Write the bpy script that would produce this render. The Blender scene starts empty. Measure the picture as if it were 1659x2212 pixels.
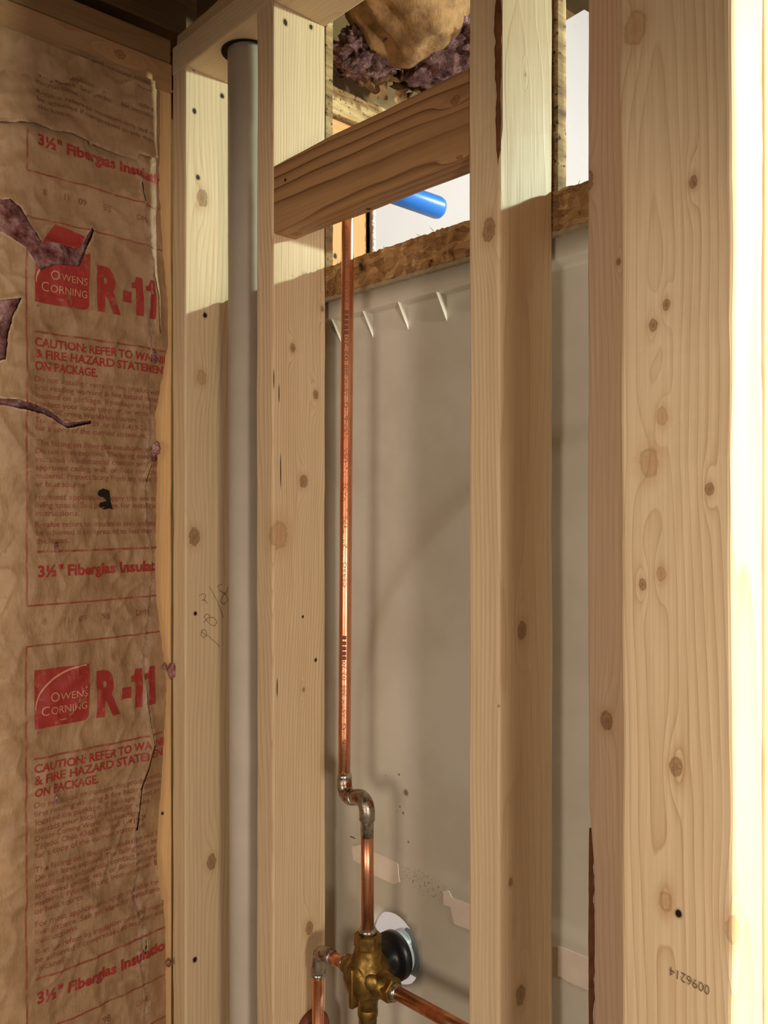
import bpy, bmesh, math, random
from mathutils import Vector, Matrix, noise
random.seed(7)
SC = bpy.context.scene
COL = SC.collection
H = 1.60                                   # eye height; every zr below is height relative to the eye
F = 1850.0; CX = 829.5; CY = 1106.0; YAW = math.radians(47.1)

# ------------------------------------------------------------------ camera, light, exposure
cam_d = bpy.data.cameras.new('camera'); cam = bpy.data.objects.new('camera', cam_d); COL.objects.link(cam)
cam.location = (0, 0, H); cam.rotation_euler = (math.radians(90), 0, YAW)
cam_d.sensor_width = 36.0; cam_d.lens = 36.0 * F / 2212.0; cam_d.clip_start = 0.02
SC.camera = cam
SC.view_settings.view_transform = 'Standard'; SC.view_settings.look = 'None'
SC.view_settings.exposure = 0.0; SC.view_settings.gamma = 1.0; SC.view_settings.use_curve_mapping = False
W = bpy.data.worlds.new('world'); SC.world = W; W.use_nodes = True
W.node_tree.nodes['Background'].inputs[0].default_value = (1.0, 0.80, 0.58, 1)
W.node_tree.nodes['Background'].inputs[1].default_value = 0.05

def lamp(name, loc, power, color, radius):
    d = bpy.data.lights.new(name, 'POINT'); d.energy = power; d.color = color; d.shadow_soft_size = radius
    o = bpy.data.objects.new(name, d); COL.objects.link(o); o.location = loc; return o
lamp('bathroom_ceiling_lamp', (-0.13, 1.64, H + 0.740), 64.0, (0.80, 1.0, 0.83), 0.022)
lamp('vanity_lamp', (0.80, 0.715, H + 0.15), 110.0, (1.0, 1.0, 0.86), 0.07)
# added soft fill behind the camera, stands in for room bounce
rf_d = bpy.data.lights.new('room_fill', 'SPOT'); rf_d.energy = 46.0; rf_d.color = (1.0, 0.86, 0.69); rf_d.shadow_soft_size = 0.30
rf_d.spot_size = math.radians(54); rf_d.spot_blend = 0.65
rf = bpy.data.objects.new('room_fill', rf_d); COL.objects.link(rf); rf.location = (-0.05, -1.55, H - 0.25)
rf.rotation_euler = (Vector((-0.72, 0.62, H - 0.38)) - Vector(rf.location)).to_track_quat('-Z', 'Y').to_euler()
# shaded work light standing in the room, its shade keeps the beam low
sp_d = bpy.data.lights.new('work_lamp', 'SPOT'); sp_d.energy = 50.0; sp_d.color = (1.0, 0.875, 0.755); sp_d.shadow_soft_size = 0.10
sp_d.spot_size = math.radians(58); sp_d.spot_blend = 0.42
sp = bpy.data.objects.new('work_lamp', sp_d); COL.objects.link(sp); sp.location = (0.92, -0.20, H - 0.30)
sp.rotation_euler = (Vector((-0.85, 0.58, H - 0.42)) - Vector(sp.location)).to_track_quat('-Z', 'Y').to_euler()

# ------------------------------------------------------------------ measuring helpers (photo -> place)
def _ang(px): return math.atan((px - CX) / F) - YAW
def depth(x, y): return -math.sin(YAW) * x + math.cos(YAW) * y
def at_x(px, py, X):                       # where the plane x = X is met
    y = X / math.tan(_ang(px)); d = depth(X, y)
    return Vector((X, y, H + (CY - py) / F * d))
def at_y(px, py, Y):                       # where the plane y = Y is met
    x = Y * math.tan(_ang(px)); d = depth(x, Y)
    return Vector((x, Y, H + (CY - py) / F * d))

# ------------------------------------------------------------------ object helpers
def tag(o, label=None, cat=None, group=None, kind=None):
    if label: o['label'] = label
    if cat: o['category'] = cat
    if group: o['group'] = group
    if kind: o['kind'] = kind
    return o
def empty(name, loc, label, cat, group=None):
    o = bpy.data.objects.new(name, None); COL.objects.link(o); o.location = loc; o.empty_display_size = .05
    return tag(o, label, cat, group)
def obj(name, bm, mat, parent=None, smooth=False, origin=None):
    """mesh given in world coordinates; origin moves its pivot"""
    me = bpy.data.meshes.new(name)
    if origin is not None: bmesh.ops.translate(bm, verts=bm.verts, vec=-Vector(origin))
    bm.normal_update(); bm.to_mesh(me); bm.free()
    if smooth:
        for p in me.polygons: p.use_smooth = True
    o = bpy.data.objects.new(name, me); COL.objects.link(o)
    if mat: me.materials.append(mat)
    loc = Vector(origin) if origin is not None else Vector((0, 0, 0))
    if parent is not None:
        o.parent = parent; o.location = loc - parent_world(parent)
    else: o.location = loc
    return o
def parent_world(p):
    v = Vector(p.location)
    while p.parent: p = p.parent; v += p.location
    return v
def add_box(bm, a, b, bev=0.0, seg=2):
    r = bmesh.ops.create_cube(bm, size=1.0)
    a = Vector(a); b = Vector(b); c = (a + b) / 2; s = b - a
    for v in r['verts']: v.co = Vector((v.co.x * s.x, v.co.y * s.y, v.co.z * s.z)) + c
    if bev > 0:
        es = list({e for v in r['verts'] for e in v.link_edges})
        bmesh.ops.bevel(bm, geom=es, offset=bev, segments=seg, affect='EDGES', profile=.6)
def frames(pts):
    T = []
    for i in range(len(pts)):
        a = pts[max(0, i - 1)]; b = pts[min(len(pts) - 1, i + 1)]; T.append((b - a).normalized())
    u = T[0].orthogonal().normalized(); out = []
    for t in T:
        u = (u - t * u.dot(t)).normalized(); out.append((u, t.cross(u).normalized()))
    return out
def add_tube(bm, pts, rad, n=24, cap=True):
    pts = [Vector(p) for p in pts]
    rs = rad if isinstance(rad, (list, tuple)) else [rad] * len(pts)
    rings = []
    for p, (u, v), r in zip(pts, frames(pts), rs):
        rings.append([bm.verts.new(p + (u * math.cos(2 * math.pi * k / n) + v * math.sin(2 * math.pi * k / n)) * r) for k in range(n)])
    for a, b in zip(rings, rings[1:]):
        for k in range(n): bm.faces.new((a[k], a[(k + 1) % n], b[(k + 1) % n], b[k]))
    if cap:
        bm.faces.new(rings[0][::-1]); bm.faces.new(rings[-1])
def add_lathe(bm, c, axis, prof, n=32):
    """prof: (distance along axis, radius)"""
    ax = Vector(axis).normalized(); c = Vector(c)
    u = ax.orthogonal().normalized(); v = ax.cross(u); rings = []
    for d, r in prof:
        rings.append([bm.verts.new(c + ax * d + (u * math.cos(2 * math.pi * k / n) + v * math.sin(2 * math.pi * k / n)) * r) for k in range(n)])
    for a, b in zip(rings, rings[1:]):
        for k in range(n): bm.faces.new((a[k], a[(k + 1) % n], b[(k + 1) % n], b[k]))
    bm.faces.new(rings[0][::-1]); bm.faces.new(rings[-1])
def cut(o, cutter_bm):
    """boolean cut baked into the mesh of o"""
    me = bpy.data.meshes.new('c'); bmesh.ops.recalc_face_normals(cutter_bm, faces=cutter_bm.faces)
    cutter_bm.to_mesh(me); cutter_bm.free()
    c = bpy.data.objects.new('c', me); COL.objects.link(c)
    m = o.modifiers.new('b', 'BOOLEAN'); m.operation = 'DIFFERENCE'; m.object = c; m.solver = 'EXACT'
    dg = bpy.context.evaluated_depsgraph_get(); new = bpy.data.meshes.new_from_object(o.evaluated_get(dg))
    o.modifiers.clear(); old = o.data; new.name = old.name; o.data = new
    bpy.data.meshes.remove(old); bpy.data.objects.remove(c); bpy.data.meshes.remove(me)
def srgb(r, g, b):
    f = lambda c: (c / 255 / 12.92) if c / 255 <= .04045 else ((c / 255 + .055) / 1.055) ** 2.4
    return (f(r), f(g), f(b), 1.0)

# ------------------------------------------------------------------ materials
class NT:
    def __init__(s, name):
        s.m = bpy.data.materials.new(name); s.m.use_nodes = True; s.t = s.m.node_tree; s.n = s.t.nodes
        s.p = s.n['Principled BSDF']; s.tc = s.n.new('ShaderNodeTexCoord')
    def put(s, sock, v):
        if v is None: return
        if isinstance(v, bpy.types.NodeSocket): s.t.links.new(v, sock)
        else: sock.default_value = v
    def math(s, op, a, b=None, c=None, clamp=False):
        n = s.n.new('ShaderNodeMath'); n.operation = op; n.use_clamp = clamp
        for i, v in enumerate((a, b, c)): s.put(n.inputs[i], v)
        return n.outputs[0]
    def vec(s, op, a, b=None, c=None):
        n = s.n.new('ShaderNodeVectorMath'); n.operation = op
        for i, v in enumerate((a, b, c)): s.put(n.inputs[i], v)
        return n.outputs['Value'] if op in ('LENGTH', 'DOT_PRODUCT', 'DISTANCE') else n.outputs[0]
    def mix(s, f, a, b, mode='MIX'):
        n = s.n.new('ShaderNodeMix'); n.data_type = 'RGBA'; n.blend_type = mode
        s.put(n.inputs[0], f); s.put(n.inputs[6], a); s.put(n.inputs[7], b); return n.outputs[2]
    def mapr(s, v, a, b, c=0.0, d=1.0, smooth=True):
        n = s.n.new('ShaderNodeMapRange'); n.interpolation_type = 'SMOOTHSTEP' if smooth else 'LINEAR'
        s.put(n.inputs[0], v)
        for i, x in enumerate((a, b, c, d)): s.put(n.inputs[i + 1], x)
        return n.outputs[0]
    def noise(s, v, scale=1.0, detail=3.0, rough=.55, col=False):
        n = s.n.new('ShaderNodeTexNoise'); s.put(n.inputs['Vector'], v); n.inputs['Scale'].default_value = scale
        n.inputs['Detail'].default_value = detail; n.inputs['Roughness'].default_value = rough
        return n.outputs['Color' if col else 'Fac']
    def voro(s, v, scale, out='Distance', feat='F1'):
        n = s.n.new('ShaderNodeTexVoronoi'); n.feature = feat; s.put(n.inputs['Vector'], v); n.inputs['Scale'].default_value = scale
        return n.outputs[out]
    def ramp(s, f, stops):
        n = s.n.new('ShaderNodeValToRGB'); s.put(n.inputs[0], f); e = n.color_ramp.elements
        while len(e) < len(stops): e.new(.5)
        for i, (p, c) in enumerate(stops): e[i].position = p; e[i].color = c if len(c) == 4 else (*c, 1)
        return n.outputs[0]
    def attr(s, name):
        n = s.n.new('ShaderNodeAttribute'); n.attribute_name = name; return n.outputs['Fac']
    def bump(s, h, strength=.3, dist=.002):
        n = s.n.new('ShaderNodeBump'); n.inputs['Strength'].default_value = strength; n.inputs['Distance'].default_value = dist
        s.put(n.inputs['Height'], h); s.t.links.new(n.outputs[0], s.p.inputs['Normal'])
    def out(s, col, rough=.6, metal=0.0, spec=.3):
        s.put(s.p.inputs['Base Color'], col); s.put(s.p.inputs['Roughness'], rough); s.put(s.p.inputs['Metallic'], metal)
        s.p.inputs['Specular IOR Level'].default_value = spec; return s.m

def wood(name, light, late, origin, knots=(), pith=(-.05, .03), drift=(.01, -.008), spacing=.0042, contrast=.55, seed=0.0,
         blotch=None, axis=2, splits=()):
    """sawn softwood: growth rings about a pith outside the board, fibres, knots and nail holes at given points.
    knots: (world point, radius, kind) kind 'k' knot, 'l' pale knot, 'h' nail hole"""
    s = NT(name); P = s.tc.outputs['Object']
    if axis == 0:      # board runs along x: swap so that the grain runs along local z
        sx = s.n.new('ShaderNodeSeparateXYZ'); s.put(sx.inputs[0], P); cb = s.n.new('ShaderNodeCombineXYZ')
        s.put(cb.inputs[0], sx.outputs[2]); s.put(cb.inputs[1], sx.outputs[1]); s.put(cb.inputs[2], sx.outputs[0]); P2 = cb.outputs[0]
    elif axis == 1:
        sx = s.n.new('ShaderNodeSeparateXYZ'); s.put(sx.inputs[0], P); cb = s.n.new('ShaderNodeCombineXYZ')
        s.put(cb.inputs[0], sx.outputs[0]); s.put(cb.inputs[1], sx.outputs[2]); s.put(cb.inputs[2], sx.outputs[1]); P2 = cb.outputs[0]
    else: P2 = P
    Ps = s.vec('ADD', P2, (seed, seed * .7, seed * 1.3))
    w = s.noise(s.vec('MULTIPLY', Ps, (9, 9, 2.2)), 1.0, 2.0, .5, True)
    warp = s.vec('MULTIPLY', s.vec('SUBTRACT', w, (.5, .5, .5)), (.030, .030, 0))
    w2 = s.noise(s.vec('MULTIPLY', Ps, (45, 45, 5)), 1.0, 2.0, .5, True)
    warp2 = s.vec('MULTIPLY', s.vec('SUBTRACT', w2, (.5, .5, .5)), (.0022, .0022, 0))
    sep = s.n.new('ShaderNodeSeparateXYZ'); s.put(sep.inputs[0], P2)
    cz = s.n.new('ShaderNodeCombineXYZ'); s.put(cz.inputs[0], s.math('MULTIPLY', sep.outputs[2], drift[0])); s.put(cz.inputs[1], s.math('MULTIPLY', sep.outputs[2], drift[1]))
    Q = s.vec('ADD', s.vec('ADD', P2, cz.outputs[0]), s.vec('ADD', warp, warp2))
    Q = s.vec('MULTIPLY', s.vec('SUBTRACT', Q, (pith[0], pith[1], 0)), (1, 1, 0))
    r = s.vec('LENGTH', Q)
    ds = []
    for (kp, kr, kk) in knots:
        k = Vector(kp) - Vector(origin)
        S = [1 / kr] * 3
        S[axis] = 1 / (kr * (1.45 if kk != 'h' else 1.15))
        d = s.vec('LENGTH', s.vec('MULTIPLY_ADD', P, tuple(S), (-k.x * S[0], -k.y * S[1], -k.z * S[2])))
        wob = s.math('MULTIPLY_ADD', s.noise(P, 170, 3), .9, -.45)
        d = s.math('ADD', d, wob); ds.append((d, kk, kr))
        if kk != 'h':
            S2 = [1 / kr] * 3; S2[axis] = 1 / (kr * 3.6)
            d2 = s.vec('LENGTH', s.vec('MULTIPLY_ADD', P, tuple(S2), (-k.x * S2[0], -k.y * S2[1], -k.z * S2[2])))
            g = s.math('EXPONENT', s.math('MULTIPLY', s.math('MULTIPLY', d2, d2), -.33))
            r = s.math('MULTIPLY_ADD', g, .011 if kk == 'k' else .009, r)
    saw = s.math('FRACT', s.math('DIVIDE', r, spacing))
    ring = s.ramp(saw, [(0.0, (.05,) * 3), (.45, (.12,) * 3), (.80, (.55,) * 3), (.93, (1,) * 3), (1.0, (.05,) * 3)])
    patch = s.mapr(s.noise(s.vec('MULTIPLY', Ps, (14, 14, 1.5)), 1.0, 2.0), .3, .75)
    ringf = s.math('MULTIPLY', ring, s.math('MULTIPLY_ADD', patch, contrast * .9, contrast * .35))
    col = s.mix(ringf, light, late)
    fib = s.noise(s.vec('MULTIPLY', Ps, (420, 420, 7)), 1.0, 3.0, .6)
    col = s.mix(1.0, col, s.ramp(fib, [(.25, (.88, .86, .82)), (.6, (1.03, 1.03, 1.03))]), 'MULTIPLY')
    if blotch: col = s.mix(s.mapr(s.noise(s.vec('MULTIPLY', Ps, (22, 22, 3)), 1.0, 3.0), .45, .8, 0, .75), col, blotch)
    for (d, kk, kr) in ds:
        if kk == 'h':
            col = s.mix(s.mapr(d, 1.7, .9, 0, .5), col, srgb(120, 84, 48))
            col = s.mix(s.mapr(d, 1.05, .75), col, srgb(34, 22, 12)); continue
        core = s.mapr(d, 1.25, .70, 0, .66 if kk == 'k' else .40)
        inner = s.math('MAXIMUM', s.mapr(s.noise(P, 420, 3), .42, .72), s.mapr(d, .75, .1, 0, .8))
        kc = s.mix(inner, srgb(158, 112, 66) if kk == 'k' else srgb(186, 138, 88), srgb(78, 50, 28) if kk == 'k' else srgb(156, 108, 66))
        col = s.mix(s.mapr(d, 2.6, 1.0, 0, .30), col, srgb(190, 142, 92))
        col = s.mix(core, col, kc)
        col = s.mix(s.mapr(s.math('ABSOLUTE', s.math('SUBTRACT', d, 1.0)), .26, .02, 0, .42 if kk == 'k' else .22), col, srgb(92, 60, 36))
    for (sp, sl) in splits:           # drying checks along the grain
        k = Vector(sp) - Vector(origin)
        d = s.vec('LENGTH', s.vec('MULTIPLY_ADD', s.vec('ADD', P, s.vec('MULTIPLY', warp2, (.6, .6, 0))), (1 / .0016, 1 / .0010, 1 / sl), (-k.x / .0016, -k.y / .0010, -k.z / sl)))
        col = s.mix(s.mapr(d, 1.1, .7, 0, .92), col, srgb(38, 24, 14))
    s.bump(s.math('ADD', s.math('MULTIPLY', fib, .6), s.math('MULTIPLY', ring, .5)), .22, .0012)
    return s.out(col, s.mapr(fib, .2, .8, .62, .50), 0, .25)

PINE = srgb(226, 200, 162); LATE = srgb(180, 138, 90)
def plain(name, c, rough=.6, spec=.3, var=.12, sc=30.0, bump=0.0):
    s = NT(name); n = s.noise(s.tc.outputs['Object'], sc, 4)
    col = s.mix(1.0, c, s.ramp(n, [(.25, (1 - var,) * 3), (.75, (1 + var * .4,) * 3)]), 'MULTIPLY')
    if bump: s.bump(s.noise(s.tc.outputs['Object'], sc * 6, 3), bump, .002)
    return s.out(col, rough, 0, spec)

def m_copper():
    s = NT('copper'); P = s.tc.outputs['Object']
    n = s.noise(s.vec('MULTIPLY', P, (60, 60, 14)), 1.0, 4); n2 = s.noise(P, 300, 3)
    c = s.mix(s.mapr(n, .35, .7), srgb(238, 172, 134), srgb(206, 128, 94))
    c = s.mix(s.mapr(n2, .60, .78, 0, .6), c, srgb(120, 62, 42))
    return s.out(c, s.mapr(n, .3, .75, .30, .42), 1.0, .5)
def m_fitting():
    s = NT('soldered_fitting'); P = s.tc.outputs['Object']
    n = s.noise(P, 70, 4, .6); n2 = s.noise(P, 210, 3)
    c = s.mix(s.mapr(n, .50, .62), srgb(176, 166, 152), srgb(138, 84, 54))
    c = s.mix(s.mapr(n2, .55, .8, 0, .8), c, srgb(84, 62, 46))
    s.bump(n2, .3, .001)
    return s.out(c, s.mapr(n2, .3, .7, .25, .5), .9, .5)
def m_solder():
    s = NT('solder'); n = s.noise(s.tc.outputs['Object'], 180, 3)
    s.bump(n, .25, .001)
    return s.out(s.mix(s.mapr(n, .4, .75), srgb(196, 190, 178), srgb(132, 116, 98)), .28, .95, .5)
def m_brass():
    s = NT('cast_brass'); P = s.tc.outputs['Object']; n = s.noise(P, 90, 4); n2 = s.noise(P, 900, 2)
    s.bump(n2, .25, .0008)
    return s.out(s.mix(s.mapr(n, .35, .7), srgb(158, 126, 66), srgb(108, 82, 40)), s.mapr(n, .3, .7, .36, .52), .9, .5)
def m_osb():
    s = NT('oriented_strand_board'); P = s.tc.outputs['Object']
    w = s.noise(P, 25, 2, .5, True); Pw = s.vec('ADD', P, s.vec('MULTIPLY', w, (.03, .03, .03)))
    v = s.voro(s.vec('MULTIPLY', Pw, (45, 45, 120)), 1.0, 'Color'); v2 = s.voro(s.vec('MULTIPLY', Pw, (120, 120, 60)), 1.0, 'Color')
    f = s.math('ADD', s.math('MULTIPLY', v, .6), s.math('MULTIPLY', v2, .4))
    c = s.ramp(f, [(.15, srgb(126, 92, 58)), (.45, srgb(164, 124, 82)), (.65, srgb(184, 146, 100)), (.9, srgb(210, 176, 128))])
    fib = s.noise(s.vec('MULTIPLY', Pw, (60, 60, 500)), 1.0, 3)
    c = s.mix(1.0, c, s.ramp(fib, [(.3, (.72, .68, .62)), (.65, (1.05,) * 3)]), 'MULTIPLY')
    c = s.mix(s.mapr(s.noise(P, 55, 4), .62, .75), c, srgb(58, 38, 22))
    s.bump(s.math('ADD', f, fib), .6, .003)
    return s.out(c, .8, 0, .2)
def m_weather():
    s = NT('stained_old_board'); P = s.tc.outputs['Object']
    n = s.noise(s.vec('MULTIPLY', P, (60, 8, 60)), 1.0, 4, .65); n2 = s.noise(P, 140, 3)
    c = s.ramp(n, [(.3, srgb(96, 72, 44)), (.5, srgb(170, 140, 96)), (.7, srgb(206, 180, 136))])
    c = s.mix(s.mapr(n2, .58, .70), c, srgb(66, 50, 34)); s.bump(n, .3, .002)
    return s.out(c, .8, 0, .2)
def m_paper(name='kraft_paper', base=(172, 138, 104), dark=(152, 118, 84), scuffs=True, rough=.5):
    s = NT(name); P = s.tc.outputs['Object']
    n = s.noise(P, 26, 4, .6); n2 = s.noise(P, 130, 3, .6)
    c = s.mix(s.mapr(n, .35, .68), srgb(*base), srgb(*dark))
    c = s.mix(s.mapr(n2, .58, .80, 0, .35), c, srgb(112, 82, 56))
    if scuffs:
        a = s.attr('scuff'); c = s.mix(s.math('MULTIPLY', a, s.mapr(s.noise(P, 95, 4, .65), .36, .66, 0, .85)), c, srgb(214, 190, 172))
    cr = s.noise(s.vec('MULTIPLY', P, (60, 60, 26)), 1.0, 4, .6); s.bump(cr, .6, .006)
    return s.out(c, rough, 0, .3)
def m_pink(name='pink_fibreglass', a=(88, 40, 38), b_=(158, 104, 98), c_=(206, 172, 164)):
    s = NT(name); P = s.tc.outputs['Object']; n = s.noise(P, 45, 5, .7); n2 = s.noise(P, 190, 3)
    c = s.ramp(n, [(.32, srgb(*a)), (.5, srgb(*b_)), (.68, srgb(*c_))])
    s.bump(n2, .8, .006); return s.out(c, .9, 0, .1)
def m_ink(name, c, fade=.62):
    s = NT(name); P = s.tc.outputs['Object']; n = s.noise(P, 60, 4, .65)
    col = s.mix(s.mapr(n, fade - .08, fade + .14, 0, .55), c, srgb(176, 138, 98))
    return s.out(col, .45, 0, .3)
def m_surround():
    s = NT('surround_plastic'); P = s.tc.outputs['Object']; n = s.noise(P, 5, 4, .6); n2 = s.noise(P, 240, 2)
    c = s.mix(s.mapr(n, .35, .7), srgb(216, 209, 193), srgb(202, 193, 175))
    for (px, py, rr) in ((866, 1672, .0022), (881, 1711, .0052), (868, 1741, .0017), (875, 1755, .0022), (886, 1817, .002), (837, 1674, .001), (862, 1751, .001)):
        k = at_y(px, py, .7775)
        d = s.vec('LENGTH', s.vec('MULTIPLY_ADD', P, (1 / rr, 1 / .01, 1 / rr), (-k.x / rr, -k.y / .01, -k.z / rr)))
        c = s.mix(s.mapr(d, 1.15, .6, 0, .75), c, srgb(92, 76, 50))
    # mildew specks between the two glue strips
    k = (at_y(915, 1905, .7775)); ax = (at_y(985, 1950, .7775) - at_y(850, 1870, .7775)).length * .56
    d = s.vec('LENGTH', s.vec('MULTIPLY_ADD', P, (1 / ax, 1 / .02, 1 / .020), (-k.x / ax, -k.y / .02, -k.z / .020)))
    sp = s.math('MULTIPLY', s.mapr(s.noise(P, 330, 4, .7), .56, .64), s.mapr(d, 1.1, .35))
    c = s.mix(s.math('MULTIPLY', sp, .9), c, srgb(70, 62, 50))
    s.bump(n2, .05, .001)
    return s.out(c, .5, 0, .3)

M = dict(copper=m_copper(), fitting=m_fitting(), solder=m_solder(), brass=m_brass(), osb=m_osb(), old=m_weather(), paper=m_paper(),
         pink=m_pink(), red=m_ink('red_ink', srgb(160, 54, 48)), rust=m_ink('rust_ink', srgb(148, 78, 58), .54), faint=m_ink('brown_ink', srgb(120, 84, 56), .56),
         black=m_ink('black_ink', srgb(30, 26, 24), .9), knock=m_ink('bare_kraft_lettering', srgb(206, 152, 118), .9), surround=m_surround(),
         pvc=plain('grey_white_pipe', srgb(206, 194, 176), .5, .35, .10, 14), white=plain('white_drywall', srgb(178, 166, 172), .8, .2, .03, 12, .25),
         gyp=plain('broken_gypsum', srgb(226, 222, 214), .9, .1, .18, 90, .6), blue=plain('blue_plastic', srgb(40, 112, 206), .35, .5, .10, 60),
         rubber=plain('black_rubber', srgb(26, 26, 28), .35, .4, .2, 40), grey=plain('grey_plastic', srgb(150, 156, 160), .35, .5, .08, 30),
         glue=plain('white_glue_strip', srgb(240, 224, 206), .75, .2, .10, 45), dark=plain('dark_subfloor', srgb(96, 74, 50), .85, .1, .3, 9),
         sheath=plain('sheathing', srgb(120, 90, 58), .85, .1, .3, 20), concrete=plain('concrete', srgb(150, 140, 126), .85, .2, .2, 6),
         ink=plain('stamp_ink', srgb(120, 96, 70), .7, .2, .2, 200), pencil=plain('pencil', srgb(136, 108, 76), .6, .2, .2, 300),
         bark=plain('bark', srgb(122, 82, 54), .9, .1, .5, 60, .5), rim=plain('light_stop_board', srgb(118, 92, 62), .85, .1, .3, 20), print_=plain('pipe_print', srgb(128, 76, 52), .5, .3, .2, 200))

# ------------------------------------------------------------------ the setting
def struct(name, bm, mat, label=None):
    o = obj(name, bm, mat); return tag(o, label, None, None, 'structure')
b = bmesh.new(); add_box(b, (-1.45, -2.2, -.1), (2.2, 2.45, 0)); struct('floor', b, M['concrete'])
b = bmesh.new(); add_box(b, (-1.45, -2.2, H + 1.30), (2.2, 2.45, H + 1.33)); struct('ceiling', b, M['dark'])
b = bmesh.new(); add_box(b, (-1.40, -2.2, 0), (-1.30, 2.45, H + 1.30)); struct('wall_left', b, M['sheath'])
b = bmesh.new(); add_box(b, (2.1, -2.2, 0), (2.2, 2.45, H + 1.30)); struct('wall_right', b, M['white'])
b = bmesh.new(); add_box(b, (-1.30, 2.27, 0), (2.1, 2.40, H + 1.30)); struct('wall_back', b, M['white'])
b = bmesh.new(); add_box(b, (-1.30, -2.2, 0), (2.1, -2.1, H + 1.30)); struct('wall_front', b, M['white'])
# drywall of the shower room on the outside wall, broken off along its near and upper edge
b = bmesh.new()
poly = [(1.068, 0.0)]
zz = 0.0
while zz < H + .60:
    poly.append((1.070 + .0022 * noise.noise((zz * 40, 3, 1)), zz)); zz += .008
poly += [(1.07, H + .61), (1.115, H + .665), (1.20, H + .80), (1.50, H + 1.02), (1.655, H + 1.135), (1.75, H + 1.205), (2.268, H + 1.25), (2.268, 0)]
poly = poly[1:]
f0 = [b.verts.new((-1.178, y, z)) for y, z in poly]; f1 = [b.verts.new((-1.1907, y, z)) for y, z in poly]
b.faces.new(f0); b.faces.new(f1[::-1])
for i in range(len(poly)): j = (i + 1) % len(poly); b.faces.new((f0[i], f1[i], f1[j], f0[j]))
bmesh.ops.recalc_face_normals(b, faces=b.faces)
struct('wall_left_drywall', b, M['white'])
b = bmesh.new()
for k in range(120):                      # ragged paper along the broken drywall edge
    z = H + .20 + k * .0036; a = .0018 + .0024 * random.random()
    add_box(b, (-1.1795, 1.069 - a, z), (-1.1770 + .002 * random.random(), 1.071, z + .0030))
tag(obj('trim_drywall_edge', b, M['gyp']), kind='structure')

# ------------------------------------------------------------------ framing lumber
def board_mesh(x0, x1, y0, y1, z0, z1, bev=.003, wav=.0007, seed=0., step=.03, axis=2, wane=None):
    """rounded rectangle swept along its length with slight waviness"""
    lo = (x0, y0, z0); hi = (x1, y1, z1); a = axis; u, v = [i for i in range(3) if i != a]
    prof = []
    for (cu, cv, su, sv) in ((hi[u], hi[v], 1, 1), (lo[u], hi[v], -1, 1), (lo[u], lo[v], -1, -1), (hi[u], lo[v], 1, -1)):
        q = []
        for k in range(4):
            t = k / 3 * math.pi / 2
            q.append((cu - su * bev + su * bev * math.cos(t), cv - sv * bev + sv * bev * math.sin(t), su, sv))
        prof += q if su * sv > 0 else q[::-1]
    bm = bmesh.new(); n = max(2, int((hi[a] - lo[a]) / step)); rings = []
    for i in range(n + 1):
        w = lo[a] + (hi[a] - lo[a]) * i / n; ring = []
        for (pu, pv, su, sv) in prof:
            c = [0, 0, 0]; c[a] = w
            e = wav * noise.noise((w * 9 + seed, su * 2.3, sv * 1.7)) + wav * .5 * noise.noise((w * 40 + seed, su * 3, sv))
            c[u] = pu + su * e; c[v] = pv + sv * e
            if wane: c = wane(c, su, sv, w)
            ring.append(bm.verts.new(c))
        rings.append(ring)
    m = len(prof)
    for p, q in zip(rings, rings[1:]):
        for k in range(m): bm.faces.new((p[k], p[(k + 1) % m], q[(k + 1) % m], q[k]))
    bm.faces.new(rings[0][::-1]); bm.faces.new(rings[-1])
    bmesh.ops.recalc_face_normals(bm, faces=bm.faces)
    return bm
def stud(label, x0, x1, y0, y1, z0, z1, group='wall studs', name='wall_stud', cat='stud', axis=2, seed=0., bev=.003, wane=None, wav=.0007, step=.03, **mk):
    origin = ((x0 + x1) / 2, (y0 + y1) / 2, z0)
    mat = wood(name + '_pine', mk.pop('light', PINE), mk.pop('late', LATE), origin, axis=axis, seed=seed, **mk)
    o = obj(name, board_mesh(x0, x1, y0, y1, z0, z1, bev, wav, seed, step, axis, wane), mat, origin=origin, smooth=False)
    tag(o, label, cat, group); return o

YF, YB = .66, .749                        # front and back of the plumbing wall
PZ = H + .672                             # underside of its top plate
def kx(X, lst, sc=1.0):
    out = []
    for (px, py, r, k) in lst:
        p = at_x(px, py, X); out.append((p, r * depth(p.x, p.y) / F * sc, k))
    return out
def ky(Y, lst, sc=1.0):
    out = []
    for (px, py, r, k) in lst:
        p = at_y(px, py, Y); out.append((p, r * depth(p.x, p.y) / F * sc, k))
    return out
X1, X2, X3, XA = -1.151, -.925, -.543, -.403
stud('pine stud in the corner against the insulated wall, faint pencil figures on its side', -1.189, X1, YF, YB, .04, PZ, seed=1.3,
     pith=(-.06, .10), spacing=.0062, contrast=.42,
     knots=kx(X1, [(480, 207, 5, 'h'), (420, 240, 5, 'h'), (455, 158, 4, 'h'), (480, 162, 3.5, 'h'), (418, 148, 4, 'h'), (428, 383, 5, 'h'), (437, 428, 12, 'k'),
                   (443, 681, 5, 'h'), (435, 815, 10, 'l'), (420, 1160, 12, 'k'), (422, 1325, 4, 'h'), (457, 1862, 10, 'k'), (421, 2073, 5, 'h')]))
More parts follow.
